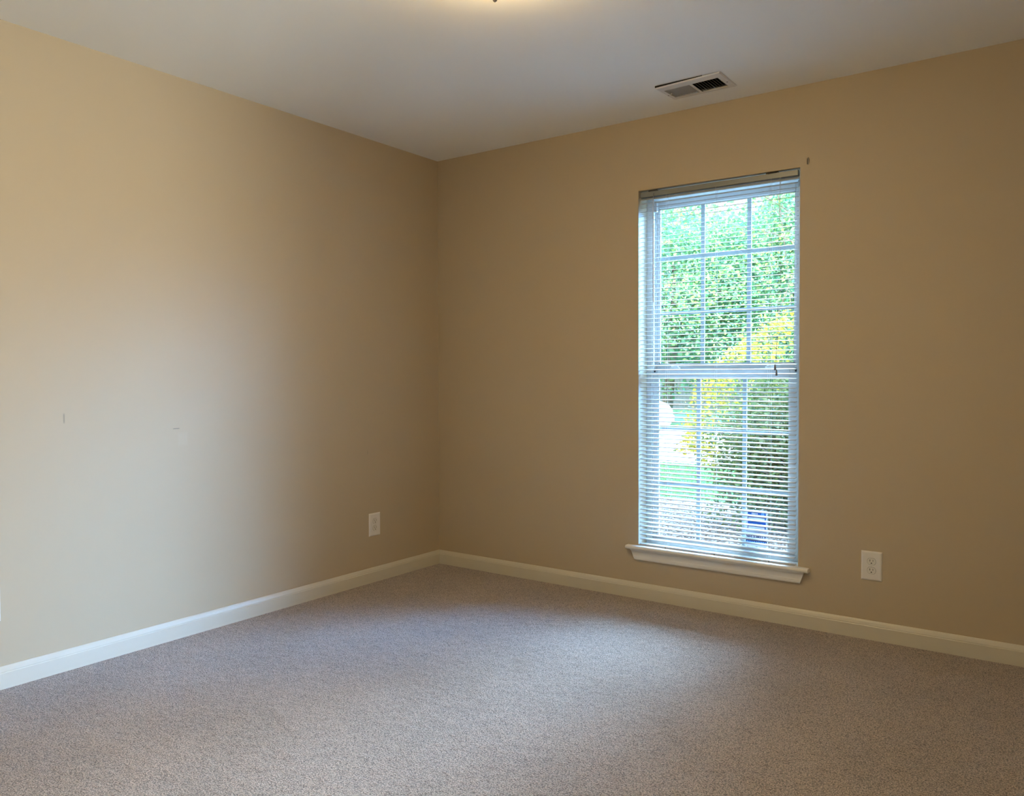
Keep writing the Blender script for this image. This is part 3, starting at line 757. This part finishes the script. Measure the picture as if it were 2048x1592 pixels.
tree('leafy_tree', 'green tree at the far right end of the yard, beyond the golden shrub', 5.6, 23.5, 8, (5.6, 23.5, 3.6), (3.2, 2.0, 3.6), 200, 9000, 0.36, 0.17, M_leaf_far, 0.2, GT)
tree('woodland_tree', 'tall dark green tree behind the fence on the left', -15.5, 35, 11, (-15, 35, 4.8), (5.0, 2.5, 4.4), 220, 11000, 0.5, 0.32, M_leaf_far, 0.25, GT)
tree('woodland_tree', 'tall dark green tree behind the fence, mid view', -8.5, 36, 11, (-8.5, 36, 5.0), (5.0, 2.5, 4.4), 220, 11000, 0.5, 0.32, M_leaf_far, 0.25, GT)
tree('woodland_tree', 'tall dark green tree behind the fence on the right', -1.5, 35, 11, (-1.5, 35, 4.8), (5.0, 2.5, 4.4), 220, 11000, 0.5, 0.32, M_leaf_far, 0.25, GT)

# golden shrub: loose golden new growth outside, green-brown twiggy body inside
sh = thing('golden_shrub', 'large shrub outside right panes with golden yellow tips and dark twiggy body', 'shrub', (1.15, 4.4, GZ))
SC = np.array((1.22, 4.45, 0.36)); SR = np.array((1.42, 1.15, 1.34))
P, cs = clumps(SC, SR, 620, 17000, 0.085, 0.0, GZ+0.08)
P3, c3 = clumps(SC-np.array((-0.1, 0, 0.12)), SR*0.82, 420, 22000, 0.13, 0.0, GZ+0.06)
P4, c4 = clumps((0.85, 4.5, 0.30), (0.80, 0.8, 0.62), 260, 13000, 0.10, 0.0, GZ+0.06)
leaves_mesh('foliage', np.vstack((P, P3, P4)), 0.045, M_leaf_shrub, sh)
P2, c2 = clumps(SC+np.array((0, 0, 0.02)), SR*1.04, 260, 5600, 0.055, 0.93, 0.1, keep=lambda q: q[2] > 1.15 or (q[0] < 0.42 and q[2] > 0.35) or (q[2] > 0.8 and rng.random() < 0.3))
leaves_mesh('golden_growth', P2, 0.042, M_leaf_yellow, sh)
tw = bmesh.new()
for i in range(110):
    b0 = Vector((1.25+rng.normal(0, 0.14), 4.5+rng.normal(0, 0.14), GZ)); e = Vector(cs[rng.integers(len(cs))]); md = b0.lerp(e, 0.5) + Vector((0, 0, 0.12))
    tube(tw, [b0, md, e], [0.014, 0.009, 0.003], 5)
build('twigs', tw, M_bark, sh)

# fence at the back of the yard
fe = thing('board_fence', 'grey vertical board fence at the back of the yard behind the car', 'fence', (-8, 30, GZ))
fb = bmesh.new()
x = -26.0
while x < 6:
    box(fb, x, x+0.135, 30.0, 30.02, GZ, GZ+1.75+0.03*math.sin(x*7)); x += 0.145
build('boards', fb, M_fence, fe)
for i, x in enumerate(np.arange(-26, 6.1, 2.4)):
    build('fence_post', bx(x, x+0.1, 30.02, 30.12, GZ, GZ+1.85), M_fence, fe)
rl = bmesh.new()
for z in (GZ+0.35, GZ+1.45): box(rl, -26, 6, 30.02, 30.06, z, z+0.09)
build('rails', rl, M_fence, fe)

# white sedan parked on the driveway, its nose towards the right
car = thing('white_car', 'white sedan parked on the driveway, nose seen through the lower left pane', 'car', (-7.6, 14.2, GZ+0.01))
CX0, CX1, CY, CZ = -9.73, -5.24, 14.25, GZ+0.01
def loft(sections):
    """sections: list of (x, [(y,z)...]) closed outlines"""
    bm = bmesh.new(); rings = [[bm.verts.new((x, y, z)) for y, z in pr] for x, pr in sections]
    k = len(rings[0])
    for i in range(len(rings)-1):
        for j in range(k): bm.faces.new((rings[i][j], rings[i][(j+1) % k], rings[i+1][(j+1) % k], rings[i+1][j]))
    bm.faces.new(rings[0]); bm.faces.new(list(reversed(rings[-1])))
    return bm
def sec(x, hw, zb, zt, shoulder=0.75):
    zs2 = zb + (zt-zb)*shoulder; q = hw*0.88
    return (x, [(CY-hw*0.92, CZ+zb), (CY-hw, CZ+zb+(zs2-zb)*0.5), (CY-hw*0.97, CZ+zs2), (CY-q*0.92, CZ+zt*0.99), (CY-q*0.5, CZ+zt), (CY+q*0.5, CZ+zt), (CY+q*0.92, CZ+zt*0.99), (CY+hw*0.97, CZ+zs2), (CY+hw, CZ+zb+(zs2-zb)*0.5), (CY+hw*0.92, CZ+zb)])
L_ = CX1-CX0
body = [sec(CX0, 0.55, 0.38, 0.58), sec(CX0+0.08, 0.72, 0.24, 0.68), sec(CX0+0.35, 0.84, 0.2, 0.77), sec(CX0+1.0, 0.9, 0.18, 0.88), sec(CX0+1.5, 0.9, 0.18, 0.94), sec(CX0+2.6, 0.9, 0.18, 0.96), sec(CX1-1.0, 0.9, 0.18, 0.92), sec(CX1-0.45, 0.88, 0.2, 0.88), sec(CX1-0.12, 0.78, 0.26, 0.80), sec(CX1, 0.64, 0.36, 0.68)]
bo = build('body', loft(body), M_car, car, smooth=True)
cab = [sec(CX0+1.35, 0.72, 0.88, 0.93, 0.5), sec(CX0+1.95, 0.74, 0.9, 1.36, 0.3), sec(CX0+2.6, 0.74, 0.9, 1.44, 0.3), sec(CX0+3.2, 0.72, 0.9, 1.38, 0.3), sec(CX1-1.05, 0.66, 0.88, 0.93, 0.5)]
build('cabin_glass', loft(cab), M_car_glass, car, smooth=True)
rfp = [sec(CX0+1.88, 0.60, 1.33, 1.38, 0.3), sec(CX0+2.6, 0.68, 1.40, 1.465, 0.3), sec(CX0+3.25, 0.60, 1.34, 1.395, 0.3)]
build('car_roof', loft(rfp), M_car, car, smooth=True)
for x in (CX0+0.85, CX1-0.95):
    for s in (-1, 1):
        w_ = bmesh.new(); lathe(w_, [(0.20, 0), (0.31, 0.0), (0.33, 0.03), (0.33, 0.19), (0.31, 0.22), (0.20, 0.22)], (x, CY+s*0.80-0.11, CZ+0.33), 24, 'Y')
        wo_ = build('wheel', w_, M_tire, car)
        r_ = bmesh.new(); lathe(r_, [(0.20, 0), (0.19, 0.02), (0.04, 0.03)], (x, CY+s*0.915 - (0.03 if s > 0 else 0), CZ+0.33), 20, 'Y')
        ro = build('rim', r_, mat('alloy_rim', (0.5, 0.5, 0.52), rough=0.3, metal=1.0), wo_); ro.location = -(wo_.location + car.location)
for s in (-1, 1):
    build('headlight', bx(CX1-0.14, CX1-0.02, CY+s*0.56-0.12, CY+s*0.56+0.12, CZ+0.58, CZ+0.68, bev=0.02), M_head, car)
build('bumper', bx(CX1-0.10, CX1+0.04, CY-0.66, CY+0.66, CZ+0.34, CZ+0.52, bev=0.03), M_car, car)
